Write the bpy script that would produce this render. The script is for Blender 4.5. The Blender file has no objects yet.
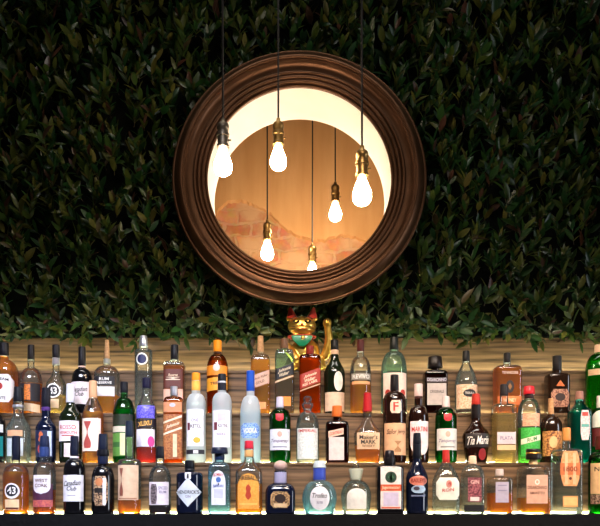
import bpy, bmesh, math, random
from math import sin, cos, pi, sqrt
from mathutils import Vector, Matrix
random.seed(7)
SC = bpy.context.scene
COL = SC.collection
F = 771.0            # focal length in pixels of the 600 px frame
HY = 505.0           # horizon row
CZ = 1.10            # camera height
def S(Y): return F / (3.0 + Y)
def PX(px, Y): return (px - 300.0) / S(Y)
def PZ(py, Y): return CZ + (HY - py) / S(Y)

# ------------------------------------------------------------------ materials
def lin(h):
    h = h.lstrip('#'); out = []
    for i in (0, 2, 4):
        c = int(h[i:i+2], 16) / 255
        out.append(c / 12.92 if c <= 0.04045 else ((c + 0.055) / 1.055) ** 2.4)
    return (*out, 1)
MATS = {}
def new_mat(name):
    m = bpy.data.materials.new(name); m.use_nodes = True
    nt = m.node_tree; nt.nodes.clear()
    o = nt.nodes.new('ShaderNodeOutputMaterial')
    return m, nt, o
def nd(nt, t, **kw):
    n = nt.nodes.new(t)
    for k, v in kw.items():
        if k in n.inputs.keys(): n.inputs[k].default_value = v
        else: setattr(n, k, v)
    return n
def plain(hexc, rough=0.45, metal=0.0, spec=0.5, coat=0.0, bump=0.0):
    key = ('plain', hexc, rough, metal, spec, coat, bump)
    if key in MATS: return MATS[key]
    m, nt, o = new_mat('finish_' + hexc.strip('#'))
    p = nd(nt, 'ShaderNodeBsdfPrincipled')
    p.inputs['Base Color'].default_value = lin(hexc)
    p.inputs['Roughness'].default_value = rough
    p.inputs['Metallic'].default_value = metal
    p.inputs['Specular IOR Level'].default_value = spec
    p.inputs['Coat Weight'].default_value = coat
    if bump:
        tc = nd(nt, 'ShaderNodeTexCoord'); nz = nd(nt, 'ShaderNodeTexNoise', Scale=90.0)
        b = nd(nt, 'ShaderNodeBump', Strength=bump, Distance=0.002)
        nt.links.new(tc.outputs['Object'], nz.inputs['Vector'])
        nt.links.new(nz.outputs['Fac'], b.inputs['Height']); nt.links.new(b.outputs['Normal'], p.inputs['Normal'])
    nt.links.new(p.outputs[0], o.inputs[0])
    MATS[key] = m; return m
def paper(hexc, hex2=None):
    """printed label stock: slight mottling between two inks"""
    key = ('paper', hexc, hex2)
    if key in MATS: return MATS[key]
    m, nt, o = new_mat('paper_' + hexc.strip('#'))
    p = nd(nt, 'ShaderNodeBsdfPrincipled'); p.inputs['Roughness'].default_value = 0.5
    tc = nd(nt, 'ShaderNodeTexCoord')
    nz = nd(nt, 'ShaderNodeTexNoise', Scale=170.0 if hex2 else 60.0, Detail=3.0)
    r = nd(nt, 'ShaderNodeValToRGB')
    c1 = lin(hexc); c2 = lin(hex2) if hex2 else tuple(0.86 * v for v in c1[:3]) + (1,)
    r.color_ramp.elements[0].color = c2; r.color_ramp.elements[1].color = c1
    r.color_ramp.elements[0].position = 0.40 if hex2 else 0.3; r.color_ramp.elements[1].position = 0.56 if hex2 else 0.6
    nt.links.new(tc.outputs['Object'], nz.inputs['Vector'])
    nt.links.new(nz.outputs['Fac'], r.inputs['Fac']); nt.links.new(r.outputs['Color'], p.inputs['Base Color'])
    nt.links.new(p.outputs[0], o.inputs[0])
    MATS[key] = m; return m
def glass(hexc, edge=0.55, frost_haze=0.0):
    """thin bottle wall: tinted clear, reflective by Fresnel, denser tint at the rim"""
    key = ('glass', hexc, edge, frost_haze)
    if key in MATS: return MATS[key]
    m, nt, o = new_mat('glass_' + hexc.strip('#'))
    t = nd(nt, 'ShaderNodeBsdfTransparent'); g = nd(nt, 'ShaderNodeBsdfGlossy', Roughness=0.06)
    lw = nd(nt, 'ShaderNodeLayerWeight', Blend=0.35)
    mx = nd(nt, 'ShaderNodeMix', data_type='RGBA')
    c = lin(hexc)
    mx.inputs[6].default_value = c; mx.inputs[7].default_value = tuple(v * (1 - edge) for v in c[:3]) + (1,)
    nt.links.new(lw.outputs['Facing'], mx.inputs[0]); nt.links.new(mx.outputs[2], t.inputs['Color'])
    fr = nd(nt, 'ShaderNodeFresnel', IOR=1.5)
    ms = nd(nt, 'ShaderNodeMixShader')
    nt.links.new(fr.outputs[0], ms.inputs[0]); nt.links.new(t.outputs[0], ms.inputs[1]); nt.links.new(g.outputs[0], ms.inputs[2])
    last = ms
    if frost_haze:  # real frosting at high values; low values are haze added to brighten clear glass
        d = nd(nt, 'ShaderNodeBsdfDiffuse', Color=(0.85, 0.9, 0.95, 1)); tl = nd(nt, 'ShaderNodeBsdfTranslucent', Color=(0.85, 0.9, 0.95, 1))
        a = nd(nt, 'ShaderNodeMixShader'); a.inputs[0].default_value = 0.5
        nt.links.new(d.outputs[0], a.inputs[1]); nt.links.new(tl.outputs[0], a.inputs[2])
        b = nd(nt, 'ShaderNodeMixShader'); b.inputs[0].default_value = frost_haze
        nt.links.new(ms.outputs[0], b.inputs[1]); nt.links.new(a.outputs[0], b.inputs[2]); last = b
    nt.links.new(last.outputs[0], o.inputs[0])
    MATS[key] = m; return m
def liquid(hexc):
    key = ('liquid', hexc)
    if key in MATS: return MATS[key]
    m, nt, o = new_mat('liquid_' + hexc.strip('#'))
    p = nd(nt, 'ShaderNodeBsdfPrincipled'); p.inputs['Base Color'].default_value = lin(hexc)
    p.inputs['Roughness'].default_value = 0.03; p.inputs['IOR'].default_value = 1.15; p.inputs['Transmission Weight'].default_value = 1.0
    t = nd(nt, 'ShaderNodeBsdfTransparent'); t.inputs['Color'].default_value = lin(hexc)
    mx = nd(nt, 'ShaderNodeMixShader'); mx.inputs[0].default_value = 0.35
    nt.links.new(t.outputs[0], mx.inputs[1]); nt.links.new(p.outputs[0], mx.inputs[2])
    d = nd(nt, 'ShaderNodeBsdfDiffuse'); tl = nd(nt, 'ShaderNodeBsdfTranslucent'); c = lin(hexc); mean = sum(c[:3])/3
    c2 = tuple(max(0, min(1, mean + (v-mean)*1.25)) for v in c[:3]) + (1,)          # light scattered inside the liquid
    d.inputs['Color'].default_value = c2; tl.inputs['Color'].default_value = c2
    sm = nd(nt, 'ShaderNodeMixShader'); sm.inputs[0].default_value = 0.6
    nt.links.new(d.outputs[0], sm.inputs[1]); nt.links.new(tl.outputs[0], sm.inputs[2])
    m3 = nd(nt, 'ShaderNodeMixShader'); m3.inputs[0].default_value = 0.05 + 0.25*min(1, (max(c[:3])-min(c[:3]))/max(c[:3])*1.3)
    nt.links.new(mx.outputs[0], m3.inputs[1]); nt.links.new(sm.outputs[0], m3.inputs[2]); nt.links.new(m3.outputs[0], o.inputs[0])
    MATS[key] = m; return m
def emit(name, col, s):
    m, nt, o = new_mat(name)
    e = nd(nt, 'ShaderNodeEmission', Color=(*col, 1), Strength=s)
    nt.links.new(e.outputs[0], o.inputs[0]); return m
def wood_mat(name, dark, mid, light, seams=0.0):
    m, nt, o = new_mat(name)
    p = nd(nt, 'ShaderNodeBsdfPrincipled'); p.inputs['Roughness'].default_value = 0.55; p.inputs['Specular IOR Level'].default_value = 0.3
    tc = nd(nt, 'ShaderNodeTexCoord'); oi = nd(nt, 'ShaderNodeObjectInfo')
    add = nd(nt, 'ShaderNodeVectorMath', operation='ADD'); mul = nd(nt, 'ShaderNodeMath', operation='MULTIPLY'); mul.inputs[1].default_value = 23.0
    nt.links.new(oi.outputs['Random'], mul.inputs[0]); nt.links.new(tc.outputs['Object'], add.inputs[0]); nt.links.new(mul.outputs[0], add.inputs[1])
    mp = nd(nt, 'ShaderNodeMapping'); mp.inputs['Scale'].default_value = (0.5, 1.0, 2.4)
    nt.links.new(add.outputs[0], mp.inputs['Vector'])
    wv = nd(nt, 'ShaderNodeTexWave', wave_type='BANDS', bands_direction='Z', wave_profile='SIN', Scale=4.2, Distortion=9.0, Detail=2.2)
    wv.inputs['Detail Scale'].default_value = 0.9
    nt.links.new(mp.outputs[0], wv.inputs['Vector'])
    mp2 = nd(nt, 'ShaderNodeMapping'); mp2.inputs['Scale'].default_value = (1.6, 1.0, 48.0)
    nt.links.new(add.outputs[0], mp2.inputs['Vector'])
    fz = nd(nt, 'ShaderNodeTexNoise', Scale=2.2, Detail=6.0)
    nt.links.new(mp2.outputs[0], fz.inputs['Vector'])
    mixf = nd(nt, 'ShaderNodeMix', data_type='FLOAT'); mixf.inputs[0].default_value = 0.83
    nt.links.new(wv.outputs['Fac'], mixf.inputs[2]); nt.links.new(fz.outputs['Fac'], mixf.inputs[3])
    r = nd(nt, 'ShaderNodeValToRGB'); cr = r.color_ramp
    cr.elements[0].position = 0.27; cr.elements[0].color = lin(dark)
    cr.elements[1].position = 0.68; cr.elements[1].color = lin(light)
    e = cr.elements.new(0.45); e.color = lin(mid)
    nt.links.new(mixf.outputs[0], r.inputs['Fac'])
    nt.links.new(r.outputs['Color'], p.inputs['Base Color'])
    b = nd(nt, 'ShaderNodeBump', Strength=0.25, Distance=0.003)
    nt.links.new(mixf.outputs[0], b.inputs['Height']); nt.links.new(b.outputs['Normal'], p.inputs['Normal'])
    nt.links.new(p.outputs[0], o.inputs[0]); return m
def mottled(name, c1, c2, scale, rough=0.7, bump=0.3, stretch=(1, 1, 1), metal=0.0, spec=0.4):
    m, nt, o = new_mat(name)
    p = nd(nt, 'ShaderNodeBsdfPrincipled'); p.inputs['Roughness'].default_value = rough; p.inputs['Metallic'].default_value = metal
    p.inputs['Specular IOR Level'].default_value = spec
    tc = nd(nt, 'ShaderNodeTexCoord'); mp = nd(nt, 'ShaderNodeMapping'); mp.inputs['Scale'].default_value = stretch
    nz = nd(nt, 'ShaderNodeTexNoise', Scale=scale, Detail=6.0)
    r = nd(nt, 'ShaderNodeValToRGB')
    r.color_ramp.elements[0].position = 0.3; r.color_ramp.elements[0].color = lin(c1)
    r.color_ramp.elements[1].position = 0.7; r.color_ramp.elements[1].color = lin(c2)
    b = nd(nt, 'ShaderNodeBump', Strength=bump, Distance=0.004)
    nt.links.new(tc.outputs['Object'], mp.inputs['Vector']); nt.links.new(mp.outputs[0], nz.inputs['Vector'])
    nt.links.new(nz.outputs['Fac'], r.inputs['Fac']); nt.links.new(r.outputs['Color'], p.inputs['Base Color'])
    nt.links.new(nz.outputs['Fac'], b.inputs['Height']); nt.links.new(b.outputs['Normal'], p.inputs['Normal'])
    nt.links.new(p.outputs[0], o.inputs[0]); return m

# ------------------------------------------------------------------ mesh helpers
def link(name, verts, faces, mat, parent=None, smooth=True, loc=None):
    me = bpy.data.meshes.new(name); me.from_pydata([tuple(v) for v in verts], [], faces); me.update()
    if smooth:
        for p in me.polygons: p.use_smooth = True
    me.materials.append(mat)
    o = bpy.data.objects.new(name, me); COL.objects.link(o)
    if parent: o.parent = parent
    if loc: o.location = loc
    return o
def link_bm(name, bm, mat, parent=None, smooth=True, loc=None):
    me = bpy.data.meshes.new(name); bm.to_mesh(me); bm.free()
    if smooth:
        for p in me.polygons: p.use_smooth = True
    me.materials.append(mat)
    o = bpy.data.objects.new(name, me); COL.objects.link(o)
    if parent: o.parent = parent
    if loc: o.location = loc
    return o
def sharp(o, deg=35):
    o.data.set_sharp_from_angle(angle=math.radians(deg)); return o
def tag(o, label=None, cat=None, group=None, kind=None):
    if label: o['label'] = label
    if cat: o['category'] = cat
    if group: o['group'] = group
    if kind: o['kind'] = kind
    return o
def thing(name, label, cat, loc, group=None):
    o = bpy.data.objects.new(name, None); COL.objects.link(o); o.location = loc; o.empty_display_size = 0.05
    return tag(o, label, cat, group)
def box_bm(x0, x1, y0, y1, z0, z1, bev=0.0):
    bm = bmesh.new(); bmesh.ops.create_cube(bm, size=1)
    for v in bm.verts:
        v.co = Vector(((x0+x1)/2 + v.co.x*(x1-x0), (y0+y1)/2 + v.co.y*(y1-y0), (z0+z1)/2 + v.co.z*(z1-z0)))
    if bev: bmesh.ops.bevel(bm, geom=list(bm.edges), offset=bev, segments=2, affect='EDGES')
    return bm
def box(name, x0, x1, y0, y1, z0, z1, mat, parent=None, bev=0.0):
    return link_bm(name, box_bm(x0, x1, y0, y1, z0, z1, bev), mat, parent, smooth=False)
def lathe(prof, seg=32, axis='Z', c0=True, c1=True):
    """prof: [(r, h)] -> verts, faces"""
    V, Fc = [], []
    n = len(prof)
    for r, h in prof:
        for k in range(seg):
            a = 2*pi*k/seg
            V.append((r*cos(a), r*sin(a), h) if axis == 'Z' else (r*cos(a), h, r*sin(a)))
    for i in range(n-1):
        for k in range(seg):
            k2 = (k+1) % seg
            q = (i*seg+k, i*seg+k2, (i+1)*seg+k2, (i+1)*seg+k)
            Fc.append(q if axis == 'Z' else q[::-1])
    if c0: Fc.append(tuple(range(seg))[::-1] if axis == 'Z' else tuple(range(seg)))
    if c1: Fc.append(tuple((n-1)*seg + k for k in range(seg)) if axis == 'Z' else tuple((n-1)*seg + k for k in range(seg))[::-1])
    return V, Fc
def tube(pts, r, seg=8):
    V, Fc = [], []
    for i, p in enumerate(pts):
        p = Vector(p); d = (Vector(pts[min(i+1, len(pts)-1)]) - Vector(pts[max(i-1, 0)])).normalized()
        u = d.orthogonal().normalized(); w = d.cross(u)
        for k in range(seg):
            a = 2*pi*k/seg; V.append(p + r*(cos(a)*u + sin(a)*w))
    for i in range(len(pts)-1):
        for k in range(seg):
            k2 = (k+1) % seg; Fc.append((i*seg+k, i*seg+k2, (i+1)*seg+k2, (i+1)*seg+k))
    Fc.append(tuple(range(seg))[::-1]); Fc.append(tuple((len(pts)-1)*seg+k for k in range(seg)))
    return V, Fc
TXT = {}
def text_geo(body, shear=0.0, bold=0.0):
    key = (body, shear, bold)
    if key in TXT: return TXT[key]
    cu = bpy.data.curves.new('lettering_outline', 'FONT'); cu.body = body; cu.align_x = 'CENTER'
    cu.resolution_u = 2; cu.shear = shear; cu.offset = bold; cu.space_line = 0.85
    o = bpy.data.objects.new('lettering_outline', cu); COL.objects.link(o)
    dg = bpy.context.evaluated_depsgraph_get(); dg.update()
    me = o.evaluated_get(dg).to_mesh()
    V = [(v.co.x, v.co.y) for v in me.vertices]; Fc = [tuple(p.vertices) for p in me.polygons]
    o.evaluated_get(dg).to_mesh_clear(); bpy.data.objects.remove(o); bpy.data.curves.remove(cu)
    xs = [v[0] for v in V]; ys = [v[1] for v in V]
    cx, cy = (min(xs)+max(xs))/2, (min(ys)+max(ys))/2; w, h = max(xs)-min(xs), max(ys)-min(ys)
    V = [((x-cx)/w, (y-cy)/h) for x, y in V]          # unit box, centred
    TXT[key] = (V, Fc); return TXT[key]

# ------------------------------------------------------------------ the setting
M_wood = wood_mat('weathered_oak', '#2e2218', '#604933', '#7c6046')
M_tread = wood_mat('oak_tread', '#3b2a1c', '#5a4430', '#6f553c')
M_black = mottled('black_counter_stone', '#040406', '#0a0a0d', 60, 0.6, 0.5, (1, 1, 1), 0.0, 0.2)
M_dark = mottled('dark_plaster', '#141312', '#1c1a18', 3, 0.8, 0.1)
M_floor = wood_mat('dark_floorboards', '#1a120c', '#2a1d13', '#3a291b')
M_white = mottled('white_paint', '#ece4d6', '#f3ece0', 6, 0.8, 0.05)
M_plaster = mottled('ochre_plaster', '#cc9458', '#deaa70', 3.5, 0.85, 0.25, (3.0, 1, 0.45))

ZF = PZ(175.2, 0.22); XF = PX(299.4, 0.22)      # centre of the round frame
R_OUT, R_IN = 0.531, 0.388
def plate_with_hole(x0, x1, z0, z1, y0, y1, cx, cz, r, seg=96):
    """upright slab with a round hole through it"""
    V, Fc = [], []
    def edge(a):
        dx, dz = cos(a), sin(a); t = 1e9
        if dx > 1e-9: t = min(t, (x1-cx)/dx)
        if dx < -1e-9: t = min(t, (x0-cx)/dx)
        if dz > 1e-9: t = min(t, (z1-cz)/dz)
        if dz < -1e-9: t = min(t, (z0-cz)/dz)
        return cx+t*dx, cz+t*dz
    angs = sorted([2*pi*k/seg for k in range(seg)] + [math.atan2(z-cz, x-cx) % (2*pi) for x in (x0, x1) for z in (z0, z1)])
    n = len(angs)
    for y in (y0, y1):
        for a in angs: V.append((cx+r*cos(a), y, cz+r*sin(a)))
        for a in angs: ex, ez = edge(a); V.append((ex, y, ez))
    for k in range(n):
        k2 = (k+1) % n
        Fc.append((k, k2, n+k2, n+k)); Fc.append((2*n+k, 3*n+k, 3*n+k2, 2*n+k2))
        Fc.append((k, 2*n+k, 2*n+k2, k2)); Fc.append((n+k, n+k2, 3*n+k2, 3*n+k))
    return V, Fc
def struct(o): o['kind'] = 'structure'; return o
struct(box('floor', -3.2, 3.2, -5.2, 2.6, -0.06, 0.0, M_floor))
struct(box('ceiling', -3.2, 3.2, -5.2, 2.6, 4.3, 4.36, M_dark))
M_room = mottled('warm_plaster', '#6c6054', '#7d6f60', 3, 0.8, 0.1)
struct(box('wall_left', -3.26, -3.2, -5.2, 2.6, 0, 4.3, M_room))
struct(box('wall_right', 3.2, 3.26, -5.2, 2.6, 0, 4.3, M_room))
struct(box('wall_front', -3.2, 3.2, -5.26, -5.2, 0, 4.3, M_room))
V, Fc = plate_with_hole(-3.2, 3.2, 0.0, 4.3, 0.50, 0.53, XF, ZF, 0.402)
struct(link('wall_back', V, Fc, M_wood, smooth=False))
# white round reveal that carries the opening through the leaf wall
V, Fc = lathe([(R_IN+0.001, 0.256), (R_IN+0.001, 0.532), (0.401, 0.532), (0.401, 0.256), (R_IN+0.001, 0.256)], 96, 'Y', False, False)
o = link('trim_1', V, Fc, M_white, loc=(XF, 0, ZF)); struct(sharp(o))

# wall of the room beyond: bricks with torn plaster in front of them
m, nt, out = new_mat('old_brick')
p = nd(nt, 'ShaderNodeBsdfPrincipled'); p.inputs['Roughness'].default_value = 0.85
tc = nd(nt, 'ShaderNodeTexCoord'); mp = nd(nt, 'ShaderNodeMapping'); mp.inputs['Rotation'].default_value = (pi/2, 0, 0)
nz = nd(nt, 'ShaderNodeTexNoise', Scale=9.0, Detail=3.0)
mv = nd(nt, 'ShaderNodeMix', data_type='VECTOR'); mv.inputs[0].default_value = 0.07
br = nd(nt, 'ShaderNodeTexBrick', Scale=1.0)
br.inputs['Color1'].default_value = lin('#b07046'); br.inputs['Color2'].default_value = lin('#c88c60'); br.inputs['Mortar'].default_value = lin('#c0946a')
br.inputs['Brick Width'].default_value = 0.155; br.inputs['Row Height'].default_value = 0.075; br.inputs['Mortar Size'].default_value = 0.009; br.inputs['Mortar Smooth'].default_value = 0.4
n2 = nd(nt, 'ShaderNodeTexNoise', Scale=22.0, Detail=5.0); mc = nd(nt, 'ShaderNodeMix', data_type='RGBA', blend_type='SOFT_LIGHT'); mc.inputs[0].default_value = 0.8
bp = nd(nt, 'ShaderNodeBump', Strength=0.6, Distance=0.012); bp.invert = True
L = nt.links.new
L(tc.outputs['Object'], mp.inputs['Vector']); L(mp.outputs[0], nz.inputs['Vector']); L(mp.outputs[0], mv.inputs[4]); L(nz.outputs['Color'], mv.inputs[5])
L(mv.outputs[1], br.inputs['Vector']); L(tc.outputs['Object'], n2.inputs['Vector']); L(br.outputs['Color'], mc.inputs[6]); L(n2.outputs['Color'], mc.inputs[7])
n3 = nd(nt, 'ShaderNodeTexNoise', Scale=6.0, Detail=5.0); r3 = nd(nt, 'ShaderNodeValToRGB'); r3.color_ramp.elements[0].position = .47; r3.color_ramp.elements[1].position = .62
m4 = nd(nt, 'ShaderNodeMix', data_type='RGBA'); m4.inputs[7].default_value = lin('#c89c70')
L(tc.outputs['Object'], n3.inputs['Vector']); L(n3.outputs['Fac'], r3.inputs['Fac']); L(r3.outputs['Color'], m4.inputs[0]); L(mc.outputs[2], m4.inputs[6])
L(m4.outputs[2], p.inputs['Base Color']); L(br.outputs['Fac'], bp.inputs['Height']); L(bp.outputs['Normal'], p.inputs['Normal']); L(p.outputs[0], out.inputs[0])
M_brick = m
YB = 1.60
struct(box('wall_far', -3.2, 3.2, YB, YB+0.06, 0.0, 4.3, M_brick))
# plaster slab: lower edge is torn
edge_px = [(-420, 262), (150, 262), (206, 250), (212, 226), (219, 208), (228, 200), (240, 199), (252, 203), (262, 207), (270, 213), (278, 221), (288, 230), (298, 235), (310, 239), (322, 240), (332, 237), (344, 234), (356, 236), (368, 241), (378, 240), (390, 244), (450, 250), (1000, 255)]
pts = []
for (xa, ya), (xb, yb) in zip(edge_px, edge_px[1:]):
    n = max(2, int(abs(xb-xa)/2.2)) if 190 < xb < 420 else 2
    for k in range(n):
        t = k/n; pts.append((xa+(xb-xa)*t + (random.uniform(-.7, .7) if n > 2 else 0), ya+(yb-ya)*t + (random.uniform(-1.2, 1.2) if n > 2 else 0)))
pts.append(edge_px[-1])
YP = YB-0.022
xz = [(max(-3.2, min(3.2, PX(x, YP))), PZ(y, YP)) for x, y in pts]
V = []; Fc = []
for x, z in xz: V += [(x, YP, z), (x, YP, 4.3), (x, YB, z-0.01)]
for k in range(len(xz)-1):
    a, b = 3*k, 3*k+3
    Fc += [(a, b, b+1, a+1), (a+2, b+2, b, a)]
struct(link('trim_2', V, Fc, M_plaster, smooth=False))

# ------------------------------------------------------------------ counter and stepped shelf
ZC = PZ(514.2, -0.10)                               # counter top
Z2, Z3, Z4 = PZ(462.5, 0.06), PZ(413, 0.18), PZ(370.5, 0.30)
XW = 1.95
r = thing('back_bar_counter', 'black stone counter slab running along under all the bottles', 'counter', (0, 0, 0))
box('countertop', -XW, XW, -0.10, 0.497, ZC-0.06, ZC, M_black, r, 0.003)
cb = box('cabinet', -XW, XW, -0.04, 0.497, 0.0, ZC-0.06, M_dark, r)
for k in range(6):
    x0 = -XW + k*0.65
    box('cabinet_door', x0+0.01, x0+0.64, -0.058, -0.04, 0.1, ZC-0.08, M_dark, r, 0.004)
r = thing('stepped_shelf', 'stepped oak bottle shelf with glowing strips rising behind the counter', 'shelf', (0, 0, ZC))
M_led = emit('led_glow', (0.93, 0.97, 0.60), 48.0)
M_led_top = emit('led_glow_top', (0.95, 0.98, 0.64), 62.0)
def local(o, root): o.location = -root.location; return o
steps = [(0.06, ZC, Z2), (0.18, Z2, Z3), (0.30, Z3, Z4)]
for y, za, zb in steps:
    local(box('riser', -XW, XW, y+0.006, y+0.022, za, zb-0.012, M_wood, r), r)
    local(box('tread', -XW, XW, y, y+0.119 if y < 0.29 else 0.4995, zb-0.012, zb, M_tread, r, 0.001), r)
    local(box('led_strip', -XW, XW, y-0.004, y+0.0055, za+0.0006, za+0.0066, M_led, r), r)
local(box('led_strip', -XW, XW, 0.440, 0.4505, Z4+0.0006, Z4+0.0066, M_led_top, r), r)

# ------------------------------------------------------------------ leaf wall
m, nt, out = new_mat('glossy_leaf')
p = nd(nt, 'ShaderNodeBsdfPrincipled'); p.inputs['Roughness'].default_value = 0.38; p.inputs['Specular IOR Level'].default_value = 0.4
g = nd(nt, 'ShaderNodeNewGeometry'); rp = nd(nt, 'ShaderNodeValToRGB'); cr = rp.color_ramp
cr.interpolation = 'LINEAR'
cr.elements[0].position = 0.0; cr.elements[0].color = lin('#122a14')
cr.elements[1].position = 1.0; cr.elements[1].color = lin('#4a2c22')
for pos, c in ((0.3, '#1c3c18'), (0.6, '#344519'), (0.84, '#4c5020'), (0.93, '#565223'), (0.96, '#3c2c20')):
    e = cr.elements.new(pos); e.color = lin(c)
tr = nd(nt, 'ShaderNodeBsdfTranslucent'); mx = nd(nt, 'ShaderNodeMixShader'); mx.inputs[0].default_value = 0.42
L = nt.links.new
L(g.outputs['Random Per Island'], rp.inputs['Fac']); L(rp.outputs['Color'], p.inputs['Base Color']); L(rp.outputs['Color'], tr.inputs['Color'])
L(p.outputs[0], mx.inputs[1]); L(tr.outputs[0], mx.inputs[2]); L(mx.outputs[0], out.inputs[0])
M_leaf = m
LV, LF = [], []
TOPS = [(PX(a, .24), PZ(b, .24)) for a, b in ((4, 343), (31, 345), (56, 345), (82, 347), (107, 340), (143.5, 336), (174.5, 345), (217.5, 340), (260.5, 336), (284.5, 339), (310, 346), (334.5, 340), (360.5, 340), (394, 337), (435, 357), (466, 351), (507, 353), (557, 356), (599, 345))]
FC = Vector((XF, 0, ZF)); CATX = PX(306, 0.33)
def leaf(base, d, up, ln, wd):
    d = d.normalized(); side = d.cross(up)
    if side.length < 1e-4: side = d.orthogonal()
    side.normalize(); nrm = side.cross(d).normalized()
    tip = base + d*ln; mid = base + d*ln*0.5
    for q in (mid, tip):
        rr = sqrt((q.x-FC.x)**2 + (q.z-FC.z)**2)
        if rr < 0.415: return
        if rr < 0.545 and q.y < 0.285 and not (q.x < -0.30 and q.z < ZF-0.30 and rr > 0.50 and random.random() < .35): return
        if abs(q.x-CATX) < 0.135 and q.z < PZ(300, .33) and q.y < 0.408: return
        if q.y > 0.47: return
        for bx, bt in TOPS:
            if abs(q.x-bx) < 0.032 and q.z < bt+.008 and abs(q.y-.24) < 0.036: return
        if q.z < Z4+0.05 and q.y < 0.5 and q.z < PZ(352, 0.25): return
    i = len(LV)
    ts = (0, .22, .5, .78, 1.0); ws = (.06, .8, 1.0, .66, 0.0)
    curl = random.uniform(-.18, .3)
    for t, w in zip(ts, ws):
        c = base + d*(ln*t) - nrm*(curl*ln*t*t)
        LV.append(c)
        if t < 1:
            LV.append(c + side*(wd*w*0.5) + nrm*(wd*w*0.16)); LV.append(c - side*(wd*w*0.5) + nrm*(wd*w*0.16))
    for k in range(3):
        a = i+3*k; LF.append((a, a+3, a+4, a+1)); LF.append((a, a+2, a+5, a+3))
    a = i+9; LF.append((a, i+12, a+1)); LF.append((a, a+2, i+12))
STEMS = []
def sprig(base, d, n, ln):
    d = d.normalized(); u = d.orthogonal().normalized(); w = d.cross(u); ph = random.uniform(0, pi)
    L0 = ln*random.uniform(0.9, 1.3); STEMS.append((base, base+d*L0))
    for k in range(n):
        t = (k//2 + 0.6)/(n/2 + 0.2); a = ph + (k % 2)*pi + (k//2)*1.57 + random.uniform(-.35, .35)
        out = cos(a)*u + sin(a)*w
        spread = random.uniform(0.5, 1.15)*(1.25 - 0.65*t)
        ld = d + out*spread + Vector((0, 0, random.uniform(-.15, .15)))
        l = ln*random.uniform(0.65, 1.12)
        leaf(base + d*L0*t, ld, d if random.random() < .8 else Vector((0, -1, 0)), l, l*random.uniform(0.30, 0.40))
ZH0 = PZ(334, 0.35)
gx, gz = 0.054, 0.056
nx, nz_ = int(3.5/gx), int(1.62/gz)
for i in range(nx):
    for j in range(nz_):
        x = -1.75 + gx*(i + random.random()); z = ZH0 + 0.02 + gz*(j + random.random())
        rr = sqrt((x-FC.x)**2 + (z-FC.z)**2)
        if rr < 0.41: continue
        y = random.uniform(0.33, 0.46)
        d = Vector((random.gauss(0, .35), -random.uniform(.35, .9), random.gauss(.85, .35)))
        sprig(Vector((x, y, z)), d, random.choice((6, 8, 8)), random.uniform(.055, .082))
for q in range(60):                               # sprigs tucked in behind the figurine
    sprig(Vector((CATX+random.uniform(-.17, .17), random.uniform(.45, .468), random.uniform(ZH0+.01, PZ(300, .45)))), Vector((random.gauss(0, .6), -.12, random.gauss(.6, .5))), 8, random.uniform(.05, .07))
# drooping fringe along the lower edge
x = -1.75
while x < 1.75:
    for q in range(3):
        y = random.uniform(.27, .46)
        d = Vector((random.gauss(0, .5), -random.uniform(.25, 1.0), random.uniform(-.75, .15)))
        sprig(Vector((x+random.uniform(-.02, .02), y, ZH0 + random.uniform(.005, .05))), d, random.choice((4, 6, 6)), random.uniform(.048, .072))
    x += 0.042
fol = link('foliage', LV, LF, M_leaf)
tag(fol, 'dense wall of dark green leaves surrounding the round frame', 'foliage', kind='stuff')
V, Fc = [], []
for a, b in STEMS:
    if sqrt((b.x-FC.x)**2+(b.z-FC.z)**2) < 0.55 or abs(b.x-CATX) < 0.15: continue
    v, f = tube([a, b], 0.0013, 4); n = len(V); V += v; Fc += [tuple(q+n for q in ff) for ff in f]
o = link('stems', V, Fc, plain('#3a3220', 0.7), fol); o['kind'] = 'stuff'
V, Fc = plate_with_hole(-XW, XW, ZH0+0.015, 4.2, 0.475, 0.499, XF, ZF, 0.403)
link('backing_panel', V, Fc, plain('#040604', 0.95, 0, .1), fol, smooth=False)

# ------------------------------------------------------------------ round moulded frame
M_frame = mottled('bronzed_frame', '#48301f', '#563a28', 14, 0.38, 0.0, metal=0.88, spec=0.4)
Y0 = 0.262
prof = [(0.531, 0.262), (0.5375, 0.251), (0.536, 0.243), (0.531, 0.240), (0.5265, 0.2415), (0.5225, 0.2345), (0.513, 0.2225), (0.503, 0.2125), (0.496, 0.2085), (0.491, 0.2085), (0.4875, 0.212),
        (0.4865, 0.2165), (0.483, 0.2165), (0.477, 0.2275), (0.468, 0.2365), (0.457, 0.241), (0.4485, 0.2405), (0.446, 0.235), (0.443, 0.2325), (0.438, 0.2325), (0.4345, 0.2355), (0.433, 0.242), (0.430, 0.2395), (0.4255, 0.236), (0.421, 0.236), (0.417, 0.240), (0.4155, 0.246),
        (0.412, 0.2435), (0.4075, 0.241), (0.403, 0.242), (0.4, 0.246), (0.3985, 0.252), (0.395, 0.249), (0.391, 0.249), (0.388, 0.252), (0.388, 0.258), (0.388, 0.266), (0.531, 0.266)]
iA = prof.index((0.4865, 0.2165)); iB = prof.index((0.4485, 0.2405))
fr = thing('round_frame', 'large round bronze-brown moulded frame around opening in the leaf wall', 'frame', (XF, Y0, ZF))
def ring(name, pr, mt):
    V, Fc = lathe([(a, b-Y0) for a, b in pr], 160, 'Y', False, False); V = V; return sharp(link(name, V, Fc, mt, fr), 50)
ring('outer_moulding', prof[:iA+1] + [(0.4865, 0.266), (0.531, 0.266), (0.531, 0.262)], M_frame)
ring('cove', [(0.4865, 0.264)] + prof[iA:iB+1] + [(0.4485, 0.264), (0.4865, 0.264)], M_frame)
ring('inner_moulding', [(0.4485, 0.266)] + prof[iB:-1] + [(0.4485, 0.266)], M_frame)

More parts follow.
